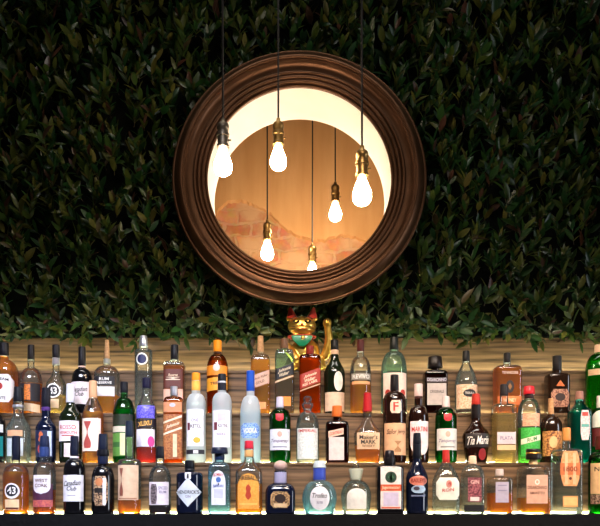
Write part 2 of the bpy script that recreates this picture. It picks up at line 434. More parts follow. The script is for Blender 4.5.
# ------------------------------------------------------------------ pendants
M_bulb = emit('bulb_glow', (1.0, 0.79, 0.58), 190.0)
M_brass = mottled('aged_brass', '#8a6a3c', '#a5824e', 60, 0.35, 0.1, metal=0.9)
M_pewter = mottled('dark_pewter', '#5c5348', '#7a6c58', 60, 0.42, 0.1, metal=0.85)
M_cord = plain('#1b1511', 0.8)
def pendant(px, d, ysock, label, metal, k=1.0):
    Y = d-3.0; z0 = PZ(ysock, Y); x = PX(px, Y)
    r = thing('pendant_light', label, 'pendant light', (x, Y, z0), 'bare bulb pendants')
    sw = (random.random()-.5)*0.004
    V, Fc = tube([(0, 0, 4.3-z0), (sw, 0, 1.0), (sw, 0, 0.5), (0, 0, 0.02), (0, 0, -0.01)], 0.0034, 8); link('cord', V, Fc, M_cord, r)
    a = [(.004, .012), (.007, .010), (.008, .0), (.012, -.004), (.019, -.009), (.0215, -.014), (.0215, -.020), (.0195, -.022), (.0195, -.030), (.0225, -.032), (.0225, -.038), (.0195, -.040), (.0195, -.056), (.0225, -.058), (.0225, -.063), (.017, -.066), (.014, -.067)]
    V, Fc = lathe([(q*k, (h if h > -.01 else h*1.55+.0055)*k) for q, h in a][::-1], 28); so = sharp(link('socket', V, Fc, metal, r), 40)
    V, Fc = tube([(0.0190*k, 0, -.066*k), (0.029*k, 0, -.066*k)], .0035*k, 8); link('switch_key', V, Fc, metal, so)
    b = [(.0135, -.064), (.0142, -.072), (.0165, -.082), (.0215, -.097), (.0270, -.114), (.0305, -.130), (.0318, -.145), (.0300, -.159), (.0245, -.171), (.0155, -.179), (.006, -.182), (.0008, -.1825)]
    V, Fc = lathe([(q*k, (-.096+(h+.064)*.80)*k) for q, h in b][::-1], 28); link('bulb', V, Fc, M_bulb, r)
    return r
pendant(223, 2.55, 121.5, 'bare bulb pendant with grey socket hanging over the left edge of the frame', M_pewter, .94)
pendant(278.3, 2.75, 121, 'bare bulb pendant with brass socket hanging in front of the white reveal near its top', M_brass, .92)
pendant(362, 2.60, 149, 'bare bulb pendant with brass socket hanging by the right edge of the round opening', M_brass)
pendant(335.3, 3.95, 184, 'bare bulb pendant hanging beyond the opening, highest of three before the plaster wall', M_brass)
pendant(267.3, 3.85, 222, 'bare bulb pendant hanging beyond the opening in front of the brick patch', M_brass)
pendant(312.3, 4.05, 245, 'lowest bare bulb pendant beyond the opening, half hidden by the frame', M_brass)

# ------------------------------------------------------------------ beckoning cat
M_gold = mottled('polished_gold', '#d8a440', '#f0c868', 25, 0.30, 0.05, metal=0.9)
M_red = plain('#cc3a2c', 0.4, coat=0.2)
def blob(parts, vox):
    """joins ellipsoids and tapered limbs into one smooth body"""
    bm = bmesh.new()
    for c, rad in parts:
        mtx = Matrix.Translation(c) @ Matrix.Diagonal((*rad, 1))
        bmesh.ops.create_uvsphere(bm, u_segments=24, v_segments=16, radius=1, matrix=mtx)
    me = bpy.data.meshes.new('statue_form'); bm.to_mesh(me); bm.free()
    o = bpy.data.objects.new('statue_form', me); COL.objects.link(o)
    md = o.modifiers.new('r', 'REMESH'); md.mode = 'VOXEL'; md.voxel_size = vox; md.use_smooth_shade = True
    sm = o.modifiers.new('s', 'SMOOTH'); sm.factor = 0.5; sm.iterations = 5
    dg = bpy.context.evaluated_depsgraph_get(); dg.update()
    ne = bpy.data.meshes.new_from_object(o.evaluated_get(dg))
    bpy.data.objects.remove(o); return ne
YCAT = 0.350
cat = thing('beckoning_cat_figurine', 'gold beckoning cat figurine with red ears and green bib under the frame', 'figurine', (PX(304, YCAT), YCAT, Z4))
u = 1/S(YCAT)                                      # metres per pixel there
def cz(y): return PZ(y, YCAT) - Z4
def cxp(x): return (x-304)*u
HX = cxp(302)
P = [((.006, .002, cz(364)), (.088, .050, .055)), ((.004, -.002, cz(352)), (.064, .044, .058)), ((HX, -.004, cz(326.5)), (.062, .047, .043)), ((HX, -.018, cz(331)), (.050, .038, .027)),
     ((-.052, -.030, .017), (.036, .032, .020)), ((.062, -.030, .017), (.036, .032, .020))]
for t in range(18):                               # raised arm with paw
    f = t/17; P.append(((cxp(325)+f*(cxp(327.5)-cxp(325)) + .010*sin(pi*f), -.008-.014*f, cz(356)+f*(cz(329)-cz(356))), (.0205-.005*f, .019-.004*f, .018)))
P.append(((cxp(327), -.026, cz(324.5)), (.0195, .017, .0215)))
for t in range(14):                               # other arm lying on the belly
    f = t/13; P.append(((cxp(286)+f*(cxp(296)-cxp(286)), -.012-.034*f, cz(347)+f*(cz(361)-cz(347))), (.0205-.003*f, .018, .020)))
for s in (-1, 1):                                 # ears, tapering
    for t in range(9):
        f = t/8; P.append(((HX+s*(.042+.008*f), -.004, cz(319)+f*(cz(309.5)-cz(319))), (.022*(1-f)+.006, .011*(1-f)+.004, .012)))
me = blob(P, 0.0032); me.materials.clear(); me.materials.append(M_gold)
body = bpy.data.objects.new('body', me); COL.objects.link(body); body.parent = cat
for pl in me.polygons: pl.use_smooth = True
for v in me.vertices: v.co.z = max(v.co.z, 0.0008)
def ell(name, c, rad, mt, par=cat):
    bm = bmesh.new(); bmesh.ops.create_uvsphere(bm, u_segments=20, v_segments=12, radius=1, matrix=Matrix.Translation(c) @ Matrix.Diagonal((*rad, 1)))
    return link_bm(name, bm, mt, par)
for s in (-1, 1):
    V = [(s*.017, -.024, cz(320)), (s*.057, -.021, cz(319)), (s*.0500, -.016, cz(309.0)), (s*.040, -.0165, cz(309.0)), (s*.036, -.0275, cz(316.0))]
    fl = [(4, 0, 1), (4, 1, 2), (4, 2, 3), (4, 3, 0)]
    V += [(x, y+.010, z) for x, y, z in V[:4]]; fl += [(0, 5, 6, 1), (1, 6, 7, 2), (2, 7, 8, 3), (3, 8, 5, 0), (5, 8, 7, 6)]
    link('ear_lining', V, fl if s > 0 else [f[::-1] for f in fl], M_red, cat, smooth=False)
    e = ell('eye', (s*.022, -.0475, cz(324)), (.0125, .006, .0075), plain('#2a1c10', .2), cat)
    ell('pupil', (s*.022, -.0522, cz(324)), (.0052, .003, .0055), M_gold, e)
    V, Fc = tube([(s*.008, -.050, cz(320.5)), (s*.024, -.049, cz(319.3)), (s*.040, -.040, cz(321.5))], .0022, 6); link('brow', V, Fc, plain('#2a1c10', .3), cat)
    for q in range(2):
        V, Fc = tube([(s*.026, -.052, cz(329.5+q*2)), (s*.040, -.046, cz(329+q*2.6)), (s*.052, -.030, cz(328+q*3.4))], .0011, 6); link('whisker', V, Fc, plain('#2a1c10', .3), cat)
ell('nose', (0, -.0565, cz(327.5)), (.0055, .0045, .004), M_red)
V, Fc = tube([(-.017, -.054, cz(331.2)), (-.009, -.0565, cz(332.6)), (0, -.0575, cz(330.8)), (.009, -.0565, cz(332.6)), (.017, -.054, cz(331.2))], .0017, 6); link('mouth', V, Fc, M_red, cat)
V, Fc = [], []
pts = [(.050*sin(a), -.004-.050*cos(a)*0.92, cz(337.5)+.004*cos(a)*-1) for a in [2*pi*k/40 for k in range(41)]]
V, Fc = tube(pts, .0058, 8); link('collar', V, Fc, M_red, cat)
V, Fc = [], []
for j in range(9):                                # bib hanging from the collar
    t = j/8; hw = .040*(1-t*t*.85)
    for k in range(11):
        x = -hw + 2*hw*k/10; V.append((x, -.056-.006*sin(t*2.2)+.30*abs(x)**1.25 + .008*t, cz(338.5)-t*.048))
for j in range(8):
    for k in range(10): a = j*11+k; Fc.append((a, a+1, a+12, a+11))
bib = link('bib', V, Fc, plain('#0f7a52', .35, coat=.4), cat); md = bib.modifiers.new('thick', 'SOLIDIFY'); md.thickness = .002
for o in cat.children:
    if o.name.split('.')[0] in ('ear_lining', 'eye', 'brow', 'whisker', 'nose', 'mouth'): o.location = (HX, -.003, 0); o.scale = (1.13, 1.03, 1)
    elif o.name.split('.')[0] in ('collar', 'bib'): o.location = (HX, -.004, 0); o.scale = (1.13, 1.1, 1)
bell = ell('bell', (HX+.004, -.066, cz(341)), (.0095, .0085, .0095), M_gold)
V, Fc = tube([(HX-.005, -.074, cz(342)), (HX+.013, -.074, cz(342))], .0012, 6); link('slot', V, Fc, plain('#2a1c10', .3), bell)
V, Fc = lathe([(.0, 0), (.019, 0), (.021, .002), (.021, .005), (.019, .007), (.0, .007)], 28, 'Y', False, False)
coin = link('coin', [(x+.004, y-.064, z*1.35+cz(362)) for x, y, z in V], Fc, M_gold, cat)
for q in range(3):
    z = cz(357.5+q*4.2); V, Fc = tube([(-.007, -.0645, z), (.015, -.0645, z)], .0012, 6); link('engraving', V, Fc, plain('#7a2a18', .4), coin)
for k in range(3):
    V, Fc = tube([(cxp(327)-.009+.009*k, -.0435, cz(321.0)), (cxp(327)-.009+.009*k, -.0435, cz(324.5))], .0012, 6); link('toe_line', V, Fc, plain('#5c3a12', .4), cat)

# ------------------------------------------------------------------ bottles
TIER = {1: (0.0, ZC), 2: (0.12, Z2), 3: (0.24, Z3)}
GLASS = {'clear': glass('#f6faf7', .18, .03), 'frost_haze': glass('#e8f2f6', .2, .55), 'green': glass('#7cd09a', .5), 'lime': glass('#5fc85a', .6), 'palegreen': glass('#c4ecd2', .35, .05), 'olive': glass('#5a5a20', .7),
         'blue': glass('#c4ecfa', .25, .05), 'aqua': glass('#c4e8f2', .3, .10), 'teal': glass('#7ce0d8', .4), 'brown': glass('#8a481c', .5), 'amber': glass('#e8b468', .4),
         'dark': plain('#0b0b0f', .10, 0, .6), 'navy': plain('#0c1226', .10, 0, .6), 'darkgreen': plain('#10180c', .10, 0, .6), 'darkbrown': plain('#1c0c08', .10, 0, .6), 'gloss': plain('#20130c', .12, 0, .6)}
OPAQUE = {'dark', 'navy', 'darkgreen', 'darkbrown', 'gloss'}
LIQ = {'amber': '#f6b040', 'gold': '#f4bc54', 'pale': '#f8e4a8', 'brown': '#d68a38', 'deep': '#a4501c', 'red': '#f0683c', 'clear': '#f4f8f8', 'teal': '#8ce8e0', 'blue': '#dcf6fc', 'green': '#3cc078', 'whisky': '#eea448', 'lime': '#98e888', 'dark': '#3a1a0c', 'honey': '#f6b848'}
INK = {'k': '#16141a', 'w': '#f2eee8', 'r': '#b4281e', 'g': '#c8963c', 'b': '#20489c', 'o': '#e07a24', 'd': '#5a2c1c', 'n': '#1c2040', 'v': '#7a6c8c', 't': '#0f7a52', 's': '#b8b8c0'}
def ink(c): return plain(INK.get(c, c), .5)
def shoulder(kind, t):
    if kind == 'round': return sqrt(max(0, 1-t*t))
    if kind == 'slope': return 0.5+0.5*cos(pi*t)
    if kind == 'square': return max(0, 1-t**5)**0.35
    if kind == 'cone': return 1-t
    if kind == 'bell': return (1-t**1.6)
    return 1-t
HALF = {'rect': lambda v: 1.0, 'oval': lambda v: sqrt(max(0, 1-(2*v-1)**2)), 'diamond': lambda v: 1-abs(2*v-1)**1.05,
        'shield': lambda v: 1.0 if v > .38 else sqrt(max(0, 1-((.38-v)/.38)**2)), 'arch': lambda v: 1.0 if v < .6 else sqrt(max(0, 1-((v-.6)/.4)**2)),
        'octagon': lambda v: .72+.28*min(1, min(v, 1-v)/.22), 'flame': lambda v: max(0, sin(pi*min(1, v*1.02))**.8*(.75+.25*sin(9*v))),
        'tri': lambda v: 1-v, 'curl': lambda v: .55+.45*sin(2.2*pi*v+.6)}
BOTTLES = []
METALS = {'silver': '#c8c8d0', 'gold': '#c89a48', 'copper': '#b8713c'}
def bottle(t, cx, top, w, name, label, g='clear', liq=None, sh=('round', 0, 0, 8), caps=(), labels=(), sq=0, depth=None, base=None, taper=1.0, waist=None, rot=0.0):
    """px numbers: cx, top row, width; sh = (kind, shoulder row, neck row, neck width); caps = (name, row0, row1, width, ink[, topwidth]);
    labels = (shape, row0, row1, width, ink, options)"""
    Y, ZT = TIER[t]; s = S(Y); ry0 = min(w/2/s, (depth or 99)/2/s, 0.0535 if t == 1 else 0.055)
    zz = lambda y: PZ(y, Y) - ZT
    root = thing(name, label, 'bottle', (PX(cx, Y), Y, ZT + 0.0002), 'bottles on the stepped shelf')
    R = w/2/s; dr = ry0/R; kind, ys, yn, nw = sh
    zs, zn, rn = zz(ys), zz(yn), nw/2/s
    tc_ = min(caps, key=lambda c: c[1]); ztop = zz(tc_[2] - 1.0)
    prof = []                                        # (r, z, squareness)
    bev = min(.006, R*.2)
    for k in range(5):
        a = pi/2*k/4; prof.append((R*taper - bev + bev*sin(a), bev - bev*cos(a), sq))
    nb = 10
    for k in range(1, nb+1):
        f = k/nb; z = bev + (zs-bev)*f; rr = R*(taper + (1-taper)*f)
        if waist: rr *= 1 - waist*sin(pi*f)
        prof.append((rr, z, sq))
    for k in range(1, 13):
        f = sin(pi/2*k/12) if kind in ('round', 'square') else k/12
        q = shoulder(kind, f); prof.append((rn + (R-rn)*q, zs + (zn-zs)*f, sq*q))
    prof.append((rn, (zn+ztop)/2, 0)); prof.append((rn, ztop, 0))
    def at(z):
        for (r0, z0, s0), (r1, z1, s1) in zip(prof, prof[1:]):
            if z0 <= z <= z1 and z1 > z0:
                f = (z-z0)/(z1-z0); return r0+(r1-r0)*f, s0+(s1-s0)*f
        return (prof[0][0], sq) if z < prof[0][1] else (rn, 0)
    def depth_of(r, q): f = min(1, max(0, (r-rn)/max(R-rn, 1e-5))); return r*(1 + (dr-1)*f)
    def nexp(q): return 2 + 4.5*q
    SEG = 40
    def skin(pr, inset=0.0):
        V, Fc = [], []
        for r, z, q in pr:
            ry = depth_of(r, q)-inset; rx = r-inset; n = nexp(q)
            for k in range(SEG):
                a = 2*pi*k/SEG; c, d = cos(a), sin(a)
                V.append((rx*math.copysign(abs(c)**(2/n), c), ry*math.copysign(abs(d)**(2/n), d), z))
        for i in range(len(pr)-1):
            for k in range(SEG): k2 = (k+1) % SEG; Fc.append((i*SEG+k, i*SEG+k2, (i+1)*SEG+k2, (i+1)*SEG+k))
        Fc.append(tuple(range(SEG))[::-1]); Fc.append(tuple((len(pr)-1)*SEG+k for k in range(SEG)))
        return V, Fc
    V, Fc = skin(prof); body = sharp(link('glass_body', V, Fc, GLASS[g], root), 50)
    if liq and g not in OPAQUE:
        zf = zz(liq[1]); lp = [(r, max(z, .0035), q) for r, z, q in prof if z < zf and z > bev*.5]
        rr, q = at(zf); lp.append((rr, zf, q))
        V, Fc = skin(lp, .0016); sharp(link('liquid', V, Fc, liquid(LIQ.get(liq[0], liq[0])), root), 50)
    for c in caps:
        nm, y0, y1, cw, col = c[:5]; ctop = c[5] if len(c) > 5 else cw*.97; kd = c[6] if len(c) > 6 else ''
        z0, z1 = zz(y1), zz(y0); r0, r1 = cw/2/s, ctop/2/s
        r0 = max(r0, rn+.0006) if nm != 'stopper' else r0; b = min(.0018, (z1-z0)*.25)
        if c is not tc_: r1 = max(r1, rn+.0006)
        if kd == 'ball':
            pr = [(max(.0006, r0*sin(pi*(k+.35)/12.7)), z0+(z1-z0)*(.5-.5*cos(pi*(k+.35)/12.7))) for k in range(13)]
        elif kd == 'crown':
            pr = [(rn*.9, z0), (r0*.7, z0+.002), (r0, z0+(z1-z0)*.3), (r0*.95, z0+(z1-z0)*.45), (r0*.55, z0+(z1-z0)*.55), (r0*.8, z0+(z1-z0)*.75), (r0*.62, z0+(z1-z0)*.93), (r0*.25, z1)]
        elif kd == 'drip':
            pr = [(r0, z0+.012), (r0*.99, z0+.03), (r1, z1-b), (r1-b, z1)]
        else:
            pr = [(r0-b*.5, z0), (r0, z0+b), (r0+(r1-r0)*.4, z0+(z1-z0)*.4), (r0+(r1-r0)*.45, z0+(z1-z0)*.45), (r1, z1-b), (r1-b, z1)]
        V, Fc = lathe(pr, 24)
        if kd == 'drip':
            V = [tuple(v) for v in V]
            for k in range(24): x, y, z = V[k]; V[k] = (x, y, z - .012*abs(sin(k*1.7))**2)
        if kd == 'flat': V = [(x, y*.55, z) for x, y, z in V]
        if col == 'glass': mt = GLASS['clear']
        elif col == 'cork':
            if 'cork' not in MATS: MATS['cork'] = mottled('cork_stopper', '#a5744c', '#c79a6c', 120, .8, .3)
            mt = MATS['cork']
        elif col in METALS: mt = plain(METALS[col], .3, .8)
        else: mt = plain(INK.get(col, col), .36, 0.0, .3)
        sharp(link(nm, V, Fc, mt, root), 40)
    ryf = ry0
    def zfront(y): return CZ + (HY-y)/S(Y-ryf) - ZT
    def surf(x, z, off):
        r, q = at(z); n = nexp(q); ry = depth_of(r, q); f = min(.999, abs(x)/r)
        return (x, -ry*(1-f**n)**(1/n) - off, z)
    sf = S(Y-ryf*.6)
    def patch(nm, shape, y0, y1, wp, mt, dx, slope, off, par, edge=None):
        z0, z1 = zfront(y1), zfront(y0); hw0 = wp/2/sf; NX, NZ = 18, (6 if shape == 'rect' else 18); V, Fc = [], []
        for j in range(NZ+1):
            v = j/NZ; z = z0+(z1-z0)*v; rmax = at(min(z, zs))[0]*.985; rz = at(z)[0]*.985
            hw = hw0*HALF[shape](v); xc = dx/sf
            a0 = max(-rz, min(rz, xc-hw)); a1 = max(-rz, min(rz, xc+hw)); rr = rz/.985*1.0
            t0, t1 = math.asin(a0/rr), math.asin(a1/rr)
            for k in range(NX+1):
                x = rr*sin(t0+(t1-t0)*k/NX); V.append(surf(x, z + slope*(x-xc), off))
        for j in range(NZ):
            for k in range(NX): a = j*(NX+1)+k; Fc.append((a, a+1, a+NX+2, a+NX+1))
        return link(nm, V, Fc, mt, par)
    def letters(txt, yc, h, wd, col, dx, slope, off, par, shear=0.0, bold=0.0, arc=0.0, vert=False):
        bold = max(bold, .016); h *= 1.12; wd *= 1.06
        TV, TF = text_geo(txt, shear, bold); zc = zfront(yc); V = []
        for x, y in TV:
            if vert: x, y = -y, x
            X = dx/sf + x*wd/sf; Z = zc + y*h/sf - arc*(2*x)**2*h/sf; V.append(surf(X, Z+slope*(X-dx/sf), off))
        link('lettering', V, TF, ink(col), par, smooth=False)
    for lb in labels:
        shape, y0, y1, wp, col = lb[:5]; op = lb[5] if len(lb) > 5 else {}
        dx, sl = op.get('dx', 0), op.get('slope', 0)
        mt = paper(INK.get(col, col), op.get('c2')) if not op.get('metal') else plain(INK.get(col, col), .3, .75)
        lo = patch(op.get('name', 'label'), shape, y0, y1, wp, mt, dx, sl, .0007 + op.get('lift', 0), body)
        for e in op.get('em', ()):
            patch('emblem', e[0], e[1], e[2], e[3], paper(INK.get(e[4], e[4]), e[6] if len(e) > 6 else None), dx+(e[5] if len(e) > 5 else 0), sl, .0011 + op.get('lift', 0), lo)
        for x in op.get('tx', ()):
            k = x[5] if len(x) > 5 else {}
            letters(x[0], x[1], x[2], x[3], x[4], dx+k.get('dx', 0), sl+k.get('slope', 0), .0016 + op.get('lift', 0), lo, k.get('shear', 0), k.get('bold', 0), k.get('arc', 0), k.get('vert', False))
    for lo in list(body.children): lo.parent = root      # labels are parts of the bottle
    root.rotation_euler.z = rot
    BOTTLES.append(root)
    return root
SC_ = dict(shear=.35)
# ---- top tier, left to right
bottle(3, 4, 343, 25, 'whisky_bottle', 'amber whisky bottle with white label and red seal, leftmost on the top tier', 'clear', ('amber', 357), ('round', 374, 360, 9),
       [('cap', 343, 356, 9.5, 'k')], [('octagon', 374, 402, 25, '#ece4e4', dict(em=[('oval', 382.5, 389.5, 7, 'r')], tx=[('JIM BEAM', 379, 3.2, 17, 'k', dict(arc=.35, bold=.02)), ('WHITE', 398, 2.6, 12, 'k')]))], sq=.3)
bottle(3, 31, 345, 22, 'whisky_bottle', 'clear round-shouldered bottle with black and gold label above a cream strip', 'clear', ('whisky', 384), ('round', 384, 368, 6.5),
       [('cap', 345, 360, 6.8, '#1a1416')], [('rect', 383, 401, 21, '#15131c', dict(em=[('rect', 384, 400, 6, 'o', 0, '#8a4a18')])), ('rect', 403, 411, 21, '#e2c49c', dict(slope=-.12))])
bottle(3, 56, 345, 20, 'liqueur_bottle', 'clear liqueur bottle with black cap and round black numbered badge, top tier', 'clear', ('pale', 395), ('slope', 386, 372, 6.5),
       [('cap', 345, 358, 7.6, 'k'), ('neck_band', 358, 365, 7.4, '#8a8486')],
       [('oval', 383, 398, 14, 'w', dict(em=[('oval', 384.5, 396.5, 11.5, 'k')], tx=[('43', 390.5, 6, 7.5, 'w', dict(bold=.02))])), ('rect', 399, 408, 11, '#ecc9a0')])
bottle(3, 82, 347, 20.5, 'whisky_bottle', 'black whisky bottle with off-white script label and pale neck ring, top tier', 'dark', None, ('round', 382, 369, 7.6),
       [('cap', 347, 366, 7.8, '#121015', 7), ('neck_band', 366, 368, 7.9, '#d8b8a8')], [('rect', 381.5, 404, 19.5, '#e4d6d8', dict(tx=[('Canadian', 389, 4.4, 14, 'k', dict(SC_, slope=.08)), ('Club', 393.8, 3.8, 8, 'k', SC_)]))])
bottle(3, 107, 340, 24, 'rum_bottle', 'clear decanter with long tan stopper and black band over white label', 'clear', ('gold', 396), ('round', 376, 366, 6.5),
       [('stopper', 340, 359, 5.5, 'cork', 3.8), ('neck_band', 359, 364, 7, '#8a8a80')], [('rect', 376, 385.5, 20, '#1a1820', dict(tx=[('RUM', 378.8, 2.6, 9, 'w'), ('RESERVE', 382.6, 2.2, 14, 'w')])), ('rect', 386.5, 396, 20, '#d8d4d2')], sq=.25)
bottle(3, 143.5, 336, 17.5, 'vodka_bottle', 'tall clear straight vodka bottle with silver cap and round blue badge', 'clear', ('clear', 372), ('square', 354, 349.5, 9),
       [('cap', 336, 347, 8.5, 'silver', 7)], [('oval', 352.5, 365, 11.5, 'w', dict(em=[('oval', 354, 363.5, 9, '#1a2050')]))])
bottle(3, 174.5, 345, 20.5, 'whisky_bottle', 'square whisky bottle with dark brown label and tall black cap, top tier', 'clear', ('brown', 367), ('square', 369, 362, 8),
       [('cap', 345, 360, 8, '#141218')], [('rect', 369, 388, 19.5, '#5c2414', dict(em=[('curl', 377, 380, 15, '#e0c8b0')], tx=[('Reserve', 375, 2.4, 9, '#e8c8a8', SC_)])), ('rect', 389, 402, 19.5, '#d8a890', dict(em=[('oval', 390, 398, 6, 's')]))], sq=1, depth=19)
bottle(3, 217.5, 340.5, 21.5, 'liqueur_bottle', 'amber bottle with orange cap and bright orange labels, top tier', 'amber', ('brown', 362), ('round', 371, 355, 8),
       [('cap', 340.5, 352, 8.4, '#e88a18'), ('neck_band', 352, 354.5, 7.6, '#4a2814')], [('rect', 365, 375, 20.5, '#e88c24', dict(em=[('oval', 363.5, 371, 7, '#e0c0b8')])), ('rect', 377, 390, 20.5, '#eca02c', dict(slope=.10, tx=[('TRIPLE', 383, 2.6, 12, 'd')]))])
bottle(3, 260.5, 336, 19, 'whisky_bottle', 'square golden whisky bottle with pinkish slanted label and tan stopper', 'clear', ('gold', 361), ('square', 368, 355, 6),
       [('stopper', 336, 352, 6.6, 'cork', 5.6)], [('rect', 373, 386, 18.5, '#d0a890', dict(slope=.36, tx=[('Johnnie Walker', 377.6, 3, 14, 'd', SC_), ('GOLD', 382, 2.4, 8, 'd')])), ('rect', 402, 409, 12, '#e89858')], sq=1, depth=19)
bottle(3, 284.5, 339, 19, 'whisky_bottle', 'square whisky bottle with slanted black label and orange foot label', 'palegreen', ('brown', 376), ('square', 362, 350, 8),
       [('cap', 339, 349, 8.4, '#6a4a34')], [('rect', 366, 377, 18.5, '#15141a', dict(slope=.36, tx=[('Johnnie', 369.8, 3.6, 12, '#d8c4a8', dict(SC_)), ('Walker', 373.8, 3, 9, '#d8c4a8', SC_)])), ('rect', 378, 379.8, 18.5, '#e0b890', dict(slope=.36)), ('rect', 396.5, 406, 13, '#e88a30')], sq=1, depth=19)
bottle(3, 310, 346, 21.5, 'whisky_bottle', 'square amber whisky bottle with slanted red label below the gold cat', 'amber', ('amber', 360), ('square', 364, 355, 8),
       [('cap', 346, 355, 8.2, '#7a2218')], [('rect', 371, 385.5, 20.5, '#a83220', dict(slope=.36, tx=[('Johnnie', 375.4, 3.2, 12, '#f0d8b8', SC_), ('Walker', 379.2, 3, 10, '#f0d8b8', SC_), ('RED LABEL', 382.8, 2.2, 14, '#f0d8b8')])), ('rect', 386.8, 388, 20.5, '#e0b080', dict(slope=.36))], sq=1, depth=20)
bottle(3, 334.5, 340, 21, 'whisky_bottle', 'dark olive bottle with narrow oval white label above a cream label', 'darkgreen', None, ('slope', 374, 356, 8),
       [('cap', 340, 350, 7.8, '#14110f'), ('neck_label', 350, 355, 8.2, '#d8b090')], [('oval', 371, 391, 9, '#e8d8cc', dict(dx=3.5)), ('rect', 392, 411, 19.5, '#dcbfa4')])
bottle(3, 360.5, 340, 21, 'rum_bottle', 'clear bottle of yellow spirit with dark red cap and grey lettered band', 'clear', ('gold', 383), ('round', 373, 357, 7),
       [('cap', 340, 352, 7.6, '#4a1c1c')], [('rect', 373, 379.5, 19.5, '#8c8478', dict(tx=[('REVIVO', 376.3, 3.8, 16, 'w', dict(bold=.02))])), ('rect', 381, 384, 18, '#e8a870')])
bottle(3, 394, 337.5, 26, 'gin_bottle', 'big pale green bottle with black cap and cream label, fourteenth along top tier', 'palegreen', ('clear', 366), ('round', 372, 352, 9),
       [('cap', 337.5, 350, 8.2, '#101412')], [('rect', 372.5, 398, 23, '#ecd4c8', dict(em=[('oval', 389, 396, 5, 'r', -7.5), ('oval', 389, 396, 5, 'r', 7.5)]))])
bottle(3, 435, 357, 23, 'liqueur_bottle', 'square brown liqueur bottle with wide flared black cap and silver-grey label', 'brown', ('deep', 378), ('square', 378, 371, 8),
       [('cap', 357, 368, 15.5, '#17100f', 13.5)], [('rect', 377.5, 382, 21, '#2a1010', dict(tx=[('DISARONNO', 379.8, 3.2, 18, '#c8c4d4', dict(arc=-.12))])), ('rect', 383, 405, 19, '#b8aca8', dict(tx=[('ORIGINALE', 391.5, 2.6, 13, 'k')]))], sq=1, depth=21)
bottle(3, 466, 351, 22, 'tequila_bottle', 'clear faceted bottle with cream floral label and black winged emblem', 'clear', ('clear', 372), ('bell', 384, 364, 7.5),
       [('cap', 351, 362, 7, '#151314')], [('rect', 384, 408.5, 21, '#e8ccb0', dict(c2='#c89878', em=[('oval', 389, 397, 13, 'k', 1.5)], tx=[('TEQUILA', 393, 2.2, 9, 'w', dict(dx=1.5))])), ('rect', 409.5, 412, 21, '#2a1a14')])
bottle(3, 507, 353, 26, 'whisky_bottle', 'broad flat amber bottle with black emblem and orange label, top tier', 'clear', ('whisky', 369), ('square', 374, 366, 7),
       [('cap', 353, 363, 7.2, '#181314')], [('oval', 380, 393, 8, '#181210', dict(em=[('diamond', 383, 390, 4, '#8a5c30')])), ('rect', 396, 405, 24, '#e07a3c', dict(tx=[('TENNESSEE', 372.5, 2.4, 15, '#f0d0b0'), ('HONEY', 400, 3.4, 12, '#f8d8b0')]))], sq=.8, depth=22)
bottle(3, 557, 356, 22, 'rum_bottle', 'dark rum bottle with orange triangle emblem and tall black cap', 'gloss', None, ('square', 380, 374, 9),
       [('cap', 356, 371, 9.2, '#141114')], [('tri', 380, 386, 9, '#c8642c'), ('octagon', 389, 407, 18, '#b88468', dict(c2='#5c2c20', em=[('oval', 393, 401, 10, '#2a1612')])), ], sq=.7, depth=20)
bottle(3, 599, 345, 26, 'gin_bottle', 'tall bright green bottle with cream bands, rightmost on the top tier', 'lime', ('lime', 362), ('round', 372, 354, 8.5),
       [('cap', 345, 353, 8.6, '#e0b898')], [('rect', 368.5, 374.5, 25, '#d8b48c')])
# ---- middle tier
bottle(2, -5, 400, 20, 'liqueur_bottle', 'black bottle with white and teal labels cut off at the left edge', 'dark', None, ('slope', 422, 412, 8),
       [('cap', 396, 410, 8.5, '#d8d8dc')], [('rect', 424, 432, 19, '#e0e0e4'), ('rect', 436, 456, 19, '#1c8c8c')])
bottle(2, 18.5, 387, 24, 'vodka_bottle', 'wide clear bottle with ringed neck and black cap, second on middle tier', 'clear', ('clear', 420), ('slope', 431, 413, 10),
       [('cap', 387, 402, 9, '#16161e'), ('neck_band', 405, 408, 11.5, 'silver')], [('rect', 430, 436, 15, '#d8a078'), ('rect', 438, 456, 16, '#c4ccd0', dict(em=[('rect', 439, 455, 5, '#1c2c60', 2)]))])
bottle(2, 46, 388, 20, 'liqueur_bottle', 'navy black bottle with dark label bearing small orange and white figure', 'navy', None, ('slope', 429, 416, 8.5),
       [('cap', 388, 407, 8.8, '#14141e'), ('neck_band', 407, 411, 9.2, '#4a2c6c')], [('rect', 430, 457, 17.5, '#1a2444', dict(em=[('flame', 431, 443, 7, '#c8643c', -2), ('rect', 431, 456, 3.5, '#c8d4f0', 6), ('oval', 444, 454, 7, '#b8443c', -2)]))])
bottle(2, 70.5, 384, 22, 'wine_bottle', 'dark green wine bottle with white capsule and white label in red print', 'darkgreen', None, ('slope', 418, 403, 8.5),
       [('capsule', 384, 403, 8.8, '#d0d0e0', 7.6)], [('rect', 420.5, 441, 20, '#ece0e4', dict(tx=[('ROSSO', 427, 4, 15, 'r'), ('VERMOUTH', 432.5, 2.6, 16, 'r')], em=[('rect', 435, 436, 12, 'r')])), ('rect', 443, 457, 7, '#d4c4c0')])
bottle(2, 93, 381, 21, 'rum_bottle', 'clear bottle with tan cap and cream label carrying vertical red ornament', 'clear', ('gold', 412), ('bell', 417, 398, 7.5),
       [('cap', 381, 398, 8, '#d8a47c')], [('rect', 418, 451, 18.5, '#f0d8c4', dict(em=[('curl', 421, 448, 8, '#a8443c', -3)]))])
